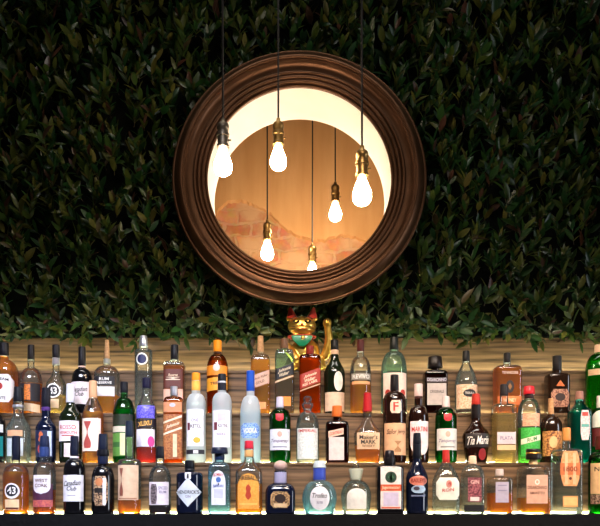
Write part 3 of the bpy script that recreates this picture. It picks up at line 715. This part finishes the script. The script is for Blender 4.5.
bottle(2, 124, 382, 22, 'liqueur_bottle', 'dark green bottle with black cap and green striped label', 'green', ('green', 410), ('round', 418, 398, 7.5),
       [('cap', 382, 393, 8, '#16161c')], [('rect', 414, 425, 20.5, '#1c2414'), ('rect', 426, 432, 20.5, '#c8c0a8'), ('rect', 433, 456, 20.5, '#5a8c3c', dict(em=[('rect', 433, 455, 5, '#d8d8a0', 1), ('rect', 442, 447, 14, '#2c5c28', -4)]))])
bottle(2, 146.5, 378, 20, 'liqueur_bottle', 'clear bottle of red liqueur with blue patterned shoulders and gold-lettered band', 'clear', ('red', 448), ('slope', 412, 392, 8),
       [('cap', 378, 388.5, 8.6, '#1a1830')], [('rect', 405, 418, 18.5, '#4438b0', dict(c2='#7a70d8', name='shoulder_band')), ('rect', 419.5, 427.5, 19.5, '#1c1420', dict(slope=.14, tx=[('XUXU', 423.4, 4.4, 13, '#e0a850', dict(bold=.03))])), ('rect', 429, 446.5, 18.5, '#e8e0ec', dict(em=[('oval', 436, 447, 6, '#d0408c', 6)]))])
bottle(2, 174, 386.5, 19.5, 'whisky_bottle', 'square copper-coloured bottle with diagonal white stripes and silver cap', 'amber', ('amber', 412), ('square', 409, 397, 7),
       [('cap', 386.5, 396, 7.4, 'silver')], [('rect', 402, 412, 18.5, '#c88458', dict(em=[('oval', 403, 407, 6, 's')])), ('rect', 414, 459, 18.5, '#8a4c24', dict(c2='#b0703c')), ('rect', 418.5, 420.5, 18.5, '#f0d8b8', dict(slope=.36, lift=.0006)), ('rect', 430, 432, 18.5, '#f0d8b8', dict(slope=.36, lift=.0006, tx=[('Johnnie', 425.5, 4, 13, '#f0d8b8', SC_)])), ('rect', 434, 457, 4, '#e8c8a0', dict(dx=2.5, lift=.0006))], sq=1, depth=19)
bottle(2, 196, 373, 19.5, 'vodka_bottle', 'frosted white vodka bottle with orange cap and orange slice on label', 'frost_haze', ('clear', 404), ('round', 406, 394, 8.5),
       [('cap', 373, 381, 8.6, '#ec9424'), ('neck_label', 381, 391, 8.8, '#f0b050')], [('rect', 409, 446, 16.5, '#f4f0f4', dict(tx=[('KETEL', 426, 3, 10, 'k', dict(dx=1)), ('ONE', 420, 3, 7, 'v')], em=[('rect', 422.5, 430, 2.6, '#6c2434', -6.2), ('oval', 437, 443, 7, '#f0a838', 2)])), ('rect', 449.5, 454, 18, '#22222c', dict(em=[('rect', 450, 453.5, 5, '#e8e4ea', 1)]))])
bottle(2, 222, 374, 19.5, 'vodka_bottle', 'clear vodka bottle with white label, maroon emblem and black banded cap', 'frost_haze', ('clear', 404), ('round', 404, 393, 8.5),
       [('cap', 374, 381.5, 8.2, '#17171f'), ('neck_band', 381.5, 383, 8.6, '#dcdce4'), ('neck_label', 383, 391, 8.6, '#1c1c26')], [('rect', 410, 447, 17, '#f2eaf0', dict(tx=[('KETEL', 425.5, 3, 9, 'k', dict(dx=2)), ('VODKA', 434, 2.4, 9, 'v')], em=[('rect', 422, 430, 3.4, '#6c2434', -5.6), ('rect', 413, 421, 8, '#d0c0d4', .5)]))])
bottle(2, 250.5, 371, 20.5, 'vodka_bottle', 'frosted pale blue vodka bottle with bright blue cap and blue flowered label', 'frost_haze', ('blue', 412), ('round', 415, 396, 8),
       [('cap', 371, 391.5, 8.4, '#1c4cb0', 8.0)], [('octagon', 423, 438, 18.5, '#9cbce8', dict(c2='#3c6cc0', tx=[('VODKA', 430.5, 4.4, 13, 'w', dict(bold=.02))]))])
bottle(2, 280, 397, 21.5, 'gin_bottle', 'green gin bottle with silver cap and red seal, left of the crown-stoppered bottle', 'green', ('green', 416), ('round', 420, 408.5, 7.5),
       [('cap', 397, 408, 7, '#c8c4d4')], [('shield', 413.5, 421, 8, '#b02430'), ('rect', 429, 450, 20, '#dfe2ea', dict(em=[('oval', 431, 437, 5, '#d8a898'), ('rect', 446, 447.5, 14, '#8c90a0')], tx=[('Tanqueray', 441, 4, 16, 'v', SC_)]))])
bottle(2, 307.5, 396, 23, 'vodka_bottle', 'clear bottle with crown-shaped glass stopper and red lettered frosted label', 'clear', ('clear', 424), ('round', 429, 412, 8),
       [('stopper', 396, 410, 11.5, 'glass', 9, 'crown')], [('rect', 428, 459, 20.5, '#c8ccc8', dict(c2='#e4e8e4', tx=[('IMPERIAL', 430.6, 2.8, 17, 'r')]))])
bottle(2, 337, 406, 23, 'liqueur_bottle', 'square brown liqueur bottle with orange cap and pink-cream label', 'brown', ('deep', 428), ('square', 430, 421, 7.5),
       [('cap', 406, 417, 10.5, '#d0682c', 9.8)], [('rect', 429.5, 436, 15, '#e8bca4', dict(slope=.22, dx=-1.5, tx=[('COINTREAU', 432.8, 2.8, 12, 'r')])), ('rect', 437, 460, 15, '#e8c8c4', dict(dx=-1))], sq=1, depth=21)
bottle(2, 367.5, 393, 27, 'whisky_bottle', 'flask-shaped whisky bottle with dripping red wax top and tan label', 'clear', ('amber', 446), ('slope', 436, 417, 8),
       [('wax_seal', 393, 413, 9, '#a81c24', 7.6, 'drip')], [('rect', 432.5, 449, 22.5, '#dcb894', dict(tx=[("Maker's", 437, 4, 17, 'k', dict(bold=.01)), ('MARK', 441.8, 3.6, 14, 'k', dict(bold=.02)), ('WHISKY', 446, 2.4, 12, 'd')]))], sq=.5, depth=23, taper=.86)
bottle(2, 394.5, 375, 23, 'liqueur_bottle', 'black bottle with small square cream neck label above handwritten tan label', 'darkbrown', None, ('round', 402, 392, 8.5),
       [('cap', 375, 391, 8.4, '#131012')], [('octagon', 400, 413, 11, '#ecc8b4', dict(tx=[('F', 406.3, 8, 5, 'r', dict(bold=.02))])), ('rect', 423, 455, 21.5, '#d8aa84', dict(tx=[('Sailor', 431.5, 4.6, 9, 'd', dict(SC_, dx=-4)), ('Jerry', 432, 4.6, 8, 'd', dict(SC_, dx=5.5))], em=[('curl', 441, 452, 7, '#a87850', 2)]))])
bottle(2, 418.5, 384, 20, 'vermouth_bottle', 'dark bottle with white cap and white label lettered in red', 'darkbrown', None, ('round', 420, 406, 8),
       [('cap', 384, 396.5, 8.6, '#dcc0bc'), ('neck_band', 396.5, 399, 8.8, '#3c1c18')], [('shield', 421, 456, 18, '#e8d8dc', dict(tx=[('MARTINI', 429, 4.4, 15, 'r')], em=[('tri', 419.5, 424, 8, '#f0e8e4')]))])
bottle(2, 446, 396.5, 21.5, 'gin_bottle', 'green gin bottle with white cap and red seal, beside the white-labelled dark bottle', 'green', ('green', 416), ('round', 420, 408, 7.5),
       [('cap', 396.5, 407.5, 7, '#d8c4c4')], [('shield', 413.5, 421, 8, '#b02430'), ('rect', 428.5, 450, 20, '#d8d8d4', dict(em=[('oval', 431, 437, 5, '#d8a898'), ('rect', 446, 447.5, 14, '#8c8c8c')], tx=[('Tanqueray', 441, 4, 16, 'v', SC_)]))])
bottle(2, 476, 394, 27, 'liqueur_bottle', 'dark long-necked liqueur bottle with red cap and large white script', 'darkbrown', None, ('slope', 437, 420, 9),
       [('cap', 394, 405, 8.6, '#a82c20', 7.6), ('capsule', 405, 419, 9.2, '#161012')], [('rect', 433, 447, 24, '#1c1012', dict(tx=[('Tia Maria', 440, 7.5, 20, 'w', dict(SC_, bold=.01, slope=.06))])), ('oval', 448, 460, 8, '#8a1c20', dict(dx=4))], taper=.78)  # the low red oval is a glow painted on the body, not a label
bottle(2, 504, 384.5, 22, 'tequila_bottle', 'clear square-shouldered bottle with dark cap and lilac-grey label', 'clear', ('pale', 414), ('square', 413, 404, 8),
       [('cap', 384.5, 396, 8.2, '#282426')], [('rect', 432, 444, 18.5, '#c8bcc4', dict(tx=[('PLATA', 438, 3.2, 12, 'v')])), ('rect', 445, 450, 18.5, '#e0b088')], sq=.9, depth=20)
bottle(2, 529, 386.5, 22, 'rum_bottle', 'clear bottle with red cap, peach label and green label crossed by white stripe', 'clear', ('lime', 428), ('round', 415, 399, 8.5),
       [('cap', 386.5, 394.5, 11.5, '#c02430', 10), ('neck_band', 394.5, 398.5, 9.4, '#2c1418')], [('rect', 413, 426, 17, '#dca888', dict(c2='#c88468')), ('rect', 427.5, 456, 19.5, '#2c9a34', dict(c2='#44b44c')), ('rect', 436.5, 442, 19.5, '#e8e4cc', dict(slope=.25, lift=.0006, tx=[('RUM', 439.2, 3.6, 9, '#2c7a34')]))])
bottle(2, 551, 398.5, 22, 'rum_bottle', 'squat dark bottle with tan cork and golden metallic label', 'gloss', None, ('round', 429, 416, 6.5),
       [('stopper', 398.5, 415.5, 6.2, 'cork', 5.2)], [('rect', 431, 456, 20, '#c88a4c', dict(c2='#5c3014', em=[('oval', 436, 448, 8, '#e8bc84', -1)]))])
bottle(2, 579.5, 391.5, 21, 'gin_bottle', 'turquoise bottle with pink-brown cap and tall silver label', 'teal', ('#40c4bc', 412), ('slope', 413, 402, 8),
       [('cap', 391.5, 400, 8.2, '#9a6c60', 7.4)], [('octagon', 410, 440, 9, '#c8b8b8', dict(c2='#e0d8d8', dx=2, em=[('rect', 412, 416, 6, '#b8443c'), ('rect', 424, 427, 8, '#60a8a0')]))], sq=.5, depth=20)
bottle(2, 601, 398, 21, 'wine_bottle', 'green bottle with white and dark red labels cut off at the right edge', 'green', ('green', 420), ('round', 418, 408, 8),
       [('cap', 396, 408, 8.4, '#e0d8d0')], [('arch', 409, 427, 20, '#d8dcd0'), ('rect', 428, 446, 20, '#5c1c1c')])
# ---- bottom tier
bottle(1, 16, 436, 25, 'liqueur_bottle', 'amber liqueur bottle with navy cap and round black numbered badge, bottom tier', 'clear', ('honey', 472), ('round', 477, 464, 7.5),
       [('cap', 436, 460, 8.6, '#151828', 8.0)], [('oval', 483, 499, 15, 'w', dict(em=[('oval', 484.5, 496.5, 12, 'k')], tx=[('43', 490.5, 6.2, 8, 'w', dict(bold=.02))])), ('rect', 499.5, 510, 14, '#f0cfa0', dict(em=[('rect', 507.5, 509.5, 13, '#5c2414')]))])
bottle(1, 44.5, 436, 22, 'whisky_bottle', 'clear bottle with white shield label over purple label, second on bottom tier', 'clear', ('brown', 490), ('round', 474, 462, 9.5),
       [('stopper', 436, 447, 10, '#1c2440', 8.5), ('neck_band', 447, 457, 10.4, '#2c3c6c')], [('rect', 484, 500, 20, '#4c2440'), ('rect', 500, 507, 20, '#d06c5c', dict(c2='#a84858')), ('shield', 475, 494, 17, '#ece4ec', dict(lift=.0006, tx=[('WEST', 480.5, 3.2, 12, 'd'), ('CORK', 485.5, 3.2, 12, 'd')]))])
bottle(1, 74.5, 436, 21.5, 'whisky_bottle', 'black whisky bottle with white script label and navy cap, bottom tier', 'dark', None, ('round', 473, 459, 8.4),
       [('cap', 436, 456, 8.6, '#14182a', 7.8), ('neck_band', 456, 458.5, 8.8, '#e4dce4')], [('rect', 475, 501.5, 20.5, '#e8e4ee', dict(tx=[('Canadian', 483, 4.8, 15.5, 'k', dict(SC_, slope=.08)), ('Club', 488.5, 4, 9, 'k', SC_)], em=[('rect', 495, 496, 8, '#a8a0b0')]))])
bottle(1, 103, 434, 22.5, 'liqueur_bottle', 'round-shouldered black bottle with thick collar and ornate gold label', 'dark', None, ('round', 480, 466, 9.6),
       [('cap', 434, 450, 9, '#141a2c', 8.4), ('collar', 450, 456, 12, '#101018'), ('neck_label', 456, 464, 10.4, '#1a2038')], [('octagon', 476, 506, 14, '#c8a07c', dict(c2='#3c2418', em=[('rect', 478, 505, 3, '#e8e4f0', 4), ('rect', 488, 493, 12, '#1c1414'), ('oval', 478, 486, 8, '#c87c4c', -1)]))])
bottle(1, 129.5, 421, 23, 'rum_bottle', 'clear straight bottle with large cream label and dark stopper, bottom tier', 'clear', ('amber', 499), ('square', 466, 459, 8.5),
       [('cap', 421, 437, 8.6, '#1c2634', 7.8)], [('rect', 465, 500, 20.5, '#e0bc9c', dict(em=[('curl', 468, 496, 4, '#8c4c3c', -6), ('rect', 498, 499, 18, '#b07850')]))])
bottle(1, 160, 446.5, 22, 'rum_bottle', 'clear rum bottle with white label, dark picture panel and dark base', 'clear', ('dark', 504), ('round', 481, 466, 8),
       [('cap', 446.5, 458.5, 8, '#17181e')], [('rect', 482, 505, 19.5, '#e8dce4', dict(em=[('octagon', 484, 504, 7, '#3c3038', -4.5, '#8c7c80')], tx=[('SPICED', 488, 2.8, 8, 'v', dict(dx=4.5)), ('RUM', 492, 2.4, 6, 'v', dict(dx=4.5))]))])
bottle(1, 189.7, 460.5, 26.5, 'gin_bottle', 'black apothecary bottle with white diamond label', 'navy', None, ('square', 479, 472, 9.5),
       [('cap', 460.5, 469, 9.8, '#101218'), ('neck_band', 469, 471, 10.6, '#101218')], [('rect', 472.5, 479, 6, '#e0dce4', dict(em=[('rect', 473.5, 478.5, 2, 'k')])), ('diamond', 477.5, 507, 25.5, '#d8dee8', dict(tx=[("HENDRICK'S", 492, 3.2, 20, 'k'), ('GIN', 496.5, 2.4, 5, 'v')]))])
bottle(1, 219.5, 447.5, 22, 'gin_bottle', 'pale blue gin bottle with white label and wide dark cap', 'blue', ('blue', 474), ('round', 472, 462, 9.5),
       [('cap', 447.5, 454, 17, '#1a2034', 16), ('neck_band', 454, 460, 10.4, '#1c2c4c')], [('arch', 470, 505, 14, '#eaeaf4', dict(tx=[('BOMBAY', 474.5, 2.8, 9, 'r', dict(arc=.25)), ('SAPPHIRE', 486, 2.4, 10, 'b')], em=[('oval', 477, 482.5, 5, '#4468b0'), ('diamond', 483, 485, 2, 'k'), ('rect', 489, 498, 9, '#d0d0ea')]))], sq=.75, depth=20)
bottle(1, 249, 441, 26.5, 'whisky_bottle', 'clear bottle with red cap and orange label with red flame, bottom tier', 'clear', ('honey', 484), ('slope', 474, 458, 9),
       [('cap', 441, 449, 8.8, '#c8283c'), ('neck_label', 450, 457, 9.4, '#dca468')], [('arch', 473, 509, 21.5, '#e89c3c', dict(c2='#f0ac4c', tx=[('FIREBALL', 477.5, 4, 18, 'k', dict(arc=.3, bold=.02))], em=[('flame', 484, 500, 8, '#b83c20'), ('rect', 503, 505, 18, '#f4c468')]))], sq=.4, depth=22)
bottle(1, 280.5, 460.5, 30, 'tequila_bottle', 'squat dark blue-brown bottle with round cork stopper and gold label', 'navy', None, ('round', 493, 483, 12),
       [('collar', 472, 483, 12.4, '#a8a4c4'), ('stopper', 460.5, 472, 13.5, '#b89890', 9, 'ball')], [('octagon', 491.5, 508, 19, '#c89c68', dict(c2='#3c2418', em=[('oval', 494, 503, 11, '#2a1814'), ('rect', 503.5, 507, 13, '#e4c498')]))], sq=.5)
bottle(1, 319.5, 461, 35, 'tequila_bottle', 'wide round turquoise-tinted bottle with blue neck band and white oval label', 'aqua', ('#dcf6fa', 491), ('round', 499, 481, 12),
       [('stopper', 461, 468, 13.5, '#b0bcc4', 10), ('neck_band', 468, 480, 12.6, '#3c50b0')], [('oval', 486, 510.5, 19.5, '#ece8ee', dict(tx=[('Trofeo', 495.5, 4.4, 14, 'k', SC_), ('SILVER', 502.5, 2.2, 6, 'v')]))], depth=25, taper=.86)
bottle(1, 356, 463, 30.5, 'tequila_bottle', 'round clear bottle with flared ornate neck and white arched label', 'clear', ('clear', 488), ('round', 497, 481, 10.5),
       [('stopper', 463, 469, 7, 'glass', 5.6), ('collar', 469, 480, 10.8, '#c8ccb8', 14.5)], [('arch', 488, 509, 19.5, '#ece8e0')], depth=24, taper=.9)
bottle(1, 389.5, 450.5, 27, 'liqueur_bottle', 'square dark bottle with white label, green round emblem and orange band', 'dark', None, ('square', 473, 465, 10),
       [('cap', 450.5, 458, 9, '#17131a'), ('collar', 458, 464, 12, '#131014')], [('rect', 467.5, 509, 20.5, '#ece0dc', dict(em=[('oval', 471.5, 483, 11.5, '#1c3c2c'), ('diamond', 473.5, 481.5, 6, '#5c9c6c'), ('rect', 484.5, 491, 20.5, '#d8582c'), ('rect', 492.5, 506, 15, '#d0c4e0'), ('rect', 507, 508.5, 19, '#d8582c')], tx=[('Jagermeister', 487.8, 3.6, 17, '#f4d8b8')]))], sq=1, depth=24)
bottle(1, 417, 433, 22, 'liqueur_bottle', 'tall navy black cream-liqueur bottle with long neck and oval pink label', 'navy', None, ('slope', 479, 459, 8.2),
       [('cap', 433, 444, 7.8, '#10131e', 7.2), ('capsule', 444, 459, 8.4, '#10131e', 8)], [('oval', 475.5, 486, 17.5, '#d07c68', dict(tx=[('BAILEYS', 480.5, 3.6, 14, '#8a1c18', dict(bold=.02))])), ('oval', 485, 493.5, 14, '#a8c4e0', dict(em=[('oval', 486.5, 490.5, 6, '#3c3040', -2)])), ('rect', 495, 496.5, 14, '#6c7494')])
bottle(1, 446, 450, 26, 'rum_bottle', 'clear flask bottle with red cap and frosted white label printed in red', 'clear', ('clear', 478), ('bell', 483, 463, 7.5),
       [('cap', 450, 463, 7.6, '#b0302c', 6.8)], [('octagon', 477.5, 500, 23, '#e0e4da', dict(em=[('oval', 480, 488, 6, '#d89488', 1), ('oval', 482, 486, 3, 'r', 1.5)], tx=[('RON', 490, 3, 11, 'r', dict(slope=.1))]))], sq=.5, depth=22)
bottle(1, 472.5, 456, 21.5, 'gin_bottle', 'clear bottle with cream cap, dark red picture label and black base band', 'clear', ('clear', 478), ('round', 477, 465, 7.8),
       [('cap', 456, 464, 7.8, '#e4c4a8')], [('rect', 477.5, 502, 13.5, '#5c2030', dict(c2='#a86068', em=[('rect', 497, 501, 9, '#f0e4e0')], tx=[('GIN', 482, 3.4, 8, '#e8c0b8')])), ('rect', 505, 512.5, 20.5, '#17151a')], sq=.7, depth=20)
bottle(1, 499.5, 469, 23, 'whisky_bottle', 'short clear decanter half full of amber with glass stopper and lilac label', 'clear', ('amber', 493), ('square', 484, 477, 7),
       [('stopper', 469, 475.5, 8.4, '#c8b8b4', 7.6)], [('rect', 482, 502.5, 13, '#b4acc0', dict(em=[('rect', 485, 486, 9, '#8c84a0'), ('rect', 490, 491, 9, '#8c84a0')]))], sq=.8, depth=21)
bottle(1, 533.5, 449, 29.5, 'liqueur_bottle', 'broad square amber bottle with wide black cap striped gold and tan label', 'clear', ('honey', 498), ('square', 477, 465.5, 8),
       [('cap', 449, 452.5, 15, '#17110f'), ('cap_band', 452.5, 454, 15.3, 'gold'), ('cap_skirt', 454, 459.5, 15, '#17110f'), ('neck_label', 459.5, 464.5, 8.6, '#ecc894')], [('rect', 475, 503.5, 21, '#d8a890', dict(tx=[('O', 482, 5, 4.4, 'w'), ('DISARONNO', 487.5, 3, 18, 'd'), ('AMARETTO', 493, 2.2, 14, 'd')]))], sq=1, depth=24)
bottle(1, 566.5, 428, 27, 'tequila_bottle', 'tall clear slab bottle with tan cap and ornate orange shield label', 'clear', ('clear', 462), ('square', 456, 449, 8),
       [('cap', 428, 441, 8.2, '#d08c4c')], [('octagon', 451, 486, 18, '#dc8c54', dict(c2='#e8a878', em=[('rect', 463, 475, 20, '#cc7040'), ('rect', 453, 484, 3, '#f0b890', -4), ('rect', 453, 484, 3, '#f0b890', 4), ('oval', 477, 480, 3, '#5c2c1c')], tx=[('1800', 469, 4.6, 13, '#8a3c1c', dict(bold=.02))])), ('rect', 496, 507, 15, '#e0a060', dict(em=[('rect', 497.5, 505.5, 13, '#ecc07c')]))], sq=1, depth=22)
bottle(1, 600, 447, 23, 'wine_bottle', 'green bottle with tan label over dark patterned band, rightmost on the bottom tier', 'lime', ('green', 470), ('round', 462, 452, 8.5),
       [('cap', 436, 450, 8.8, '#4c1c18')], [('rect', 463, 494, 22, '#d8b080', dict(tx=[('No', 469, 4, 7, 'k', dict(dx=-5))])), ('rect', 494.5, 504, 22, '#3c2820', dict(c2='#b09078'))])

# ------------------------------------------------------------------ lights
def area(name, loc, target, sx, sy, power, col, spread):
    l = bpy.data.lights.new(name, 'AREA'); l.shape = 'RECTANGLE'; l.size = sx; l.size_y = sy; l.energy = power; l.color = col; l.spread = math.radians(spread)
    o = bpy.data.objects.new(name, l); COL.objects.link(o); o.location = loc
    o.rotation_euler = (Vector(target)-Vector(loc)).to_track_quat('-Z', 'Y').to_euler(); return o
area('assumed_front_light_cool', (-0.85, -1.45, 2.62), (-0.85, 0.1, 1.26), 1.5, 0.35, 11.0, (0.80, 0.84, 1.0), 46)  # assumed cool front light on the left bottles, no lamp modelled
area('assumed_front_light_warm', (0.85, -1.45, 2.62), (0.85, 0.1, 1.26), 1.5, 0.35, 9.5, (1.0, 0.80, 0.64), 46)  # assumed warm counterpart for the right half, likewise without a fixture
area('added_room_fill', (0.0, -3.4, 4.2), (0, -3.2, 0.0), 4.0, 1.6, 26, (1.0, 0.94, 0.88), 170)  # added fill for the leaves and glass reflections; unseen, no lamp built
area('assumed_overhead_light', (0.0, -0.55, 4.2), (0, 0.3, 1.8), 3.0, 0.25, 8, (1.0, 0.95, 0.86), 80)  # assumed light from above, added for frame mouldings and leaf tops; no fixture
area('assumed_side_light', (3.1, -1.1, 1.65), (-0.3, 0.1, 1.4), 0.5, 1.5, 16, (0.86, 0.92, 1.0), 130)  # assumed source for the bottles' side highlights; bare light, no window in the room
w = bpy.data.worlds.new('bar_air'); SC.world = w; w.use_nodes = True
bg = w.node_tree.nodes.get('Background'); bg.inputs[0].default_value = (0.5, 0.55, 0.7, 1); bg.inputs[1].default_value = 0.02

# ------------------------------------------------------------------ camera
cam = bpy.data.cameras.new('camera'); co = bpy.data.objects.new('camera', cam); COL.objects.link(co)
co.location = (0, -3.0, CZ); co.rotation_euler = (pi/2, 0, 0)
cam.sensor_width = 36; cam.lens = F/600*36; cam.shift_y = (HY-263)/600; cam.clip_start = 0.05
SC.camera = co
SC.view_settings.view_transform = 'Standard'; SC.view_settings.look = 'None'; SC.view_settings.gamma = 1; SC.view_settings.use_curve_mapping = False
SC.view_settings.exposure = 0.0
SC.cycles.max_bounces = 16; SC.cycles.transmission_bounces = 14; SC.cycles.transparent_max_bounces = 24; SC.cycles.glossy_bounces = 5; SC.cycles.diffuse_bounces = 4
SC.cycles.sample_clamp_indirect = 6.0; SC.cycles.use_denoising = True; SC.cycles.blur_glossy = 0.5
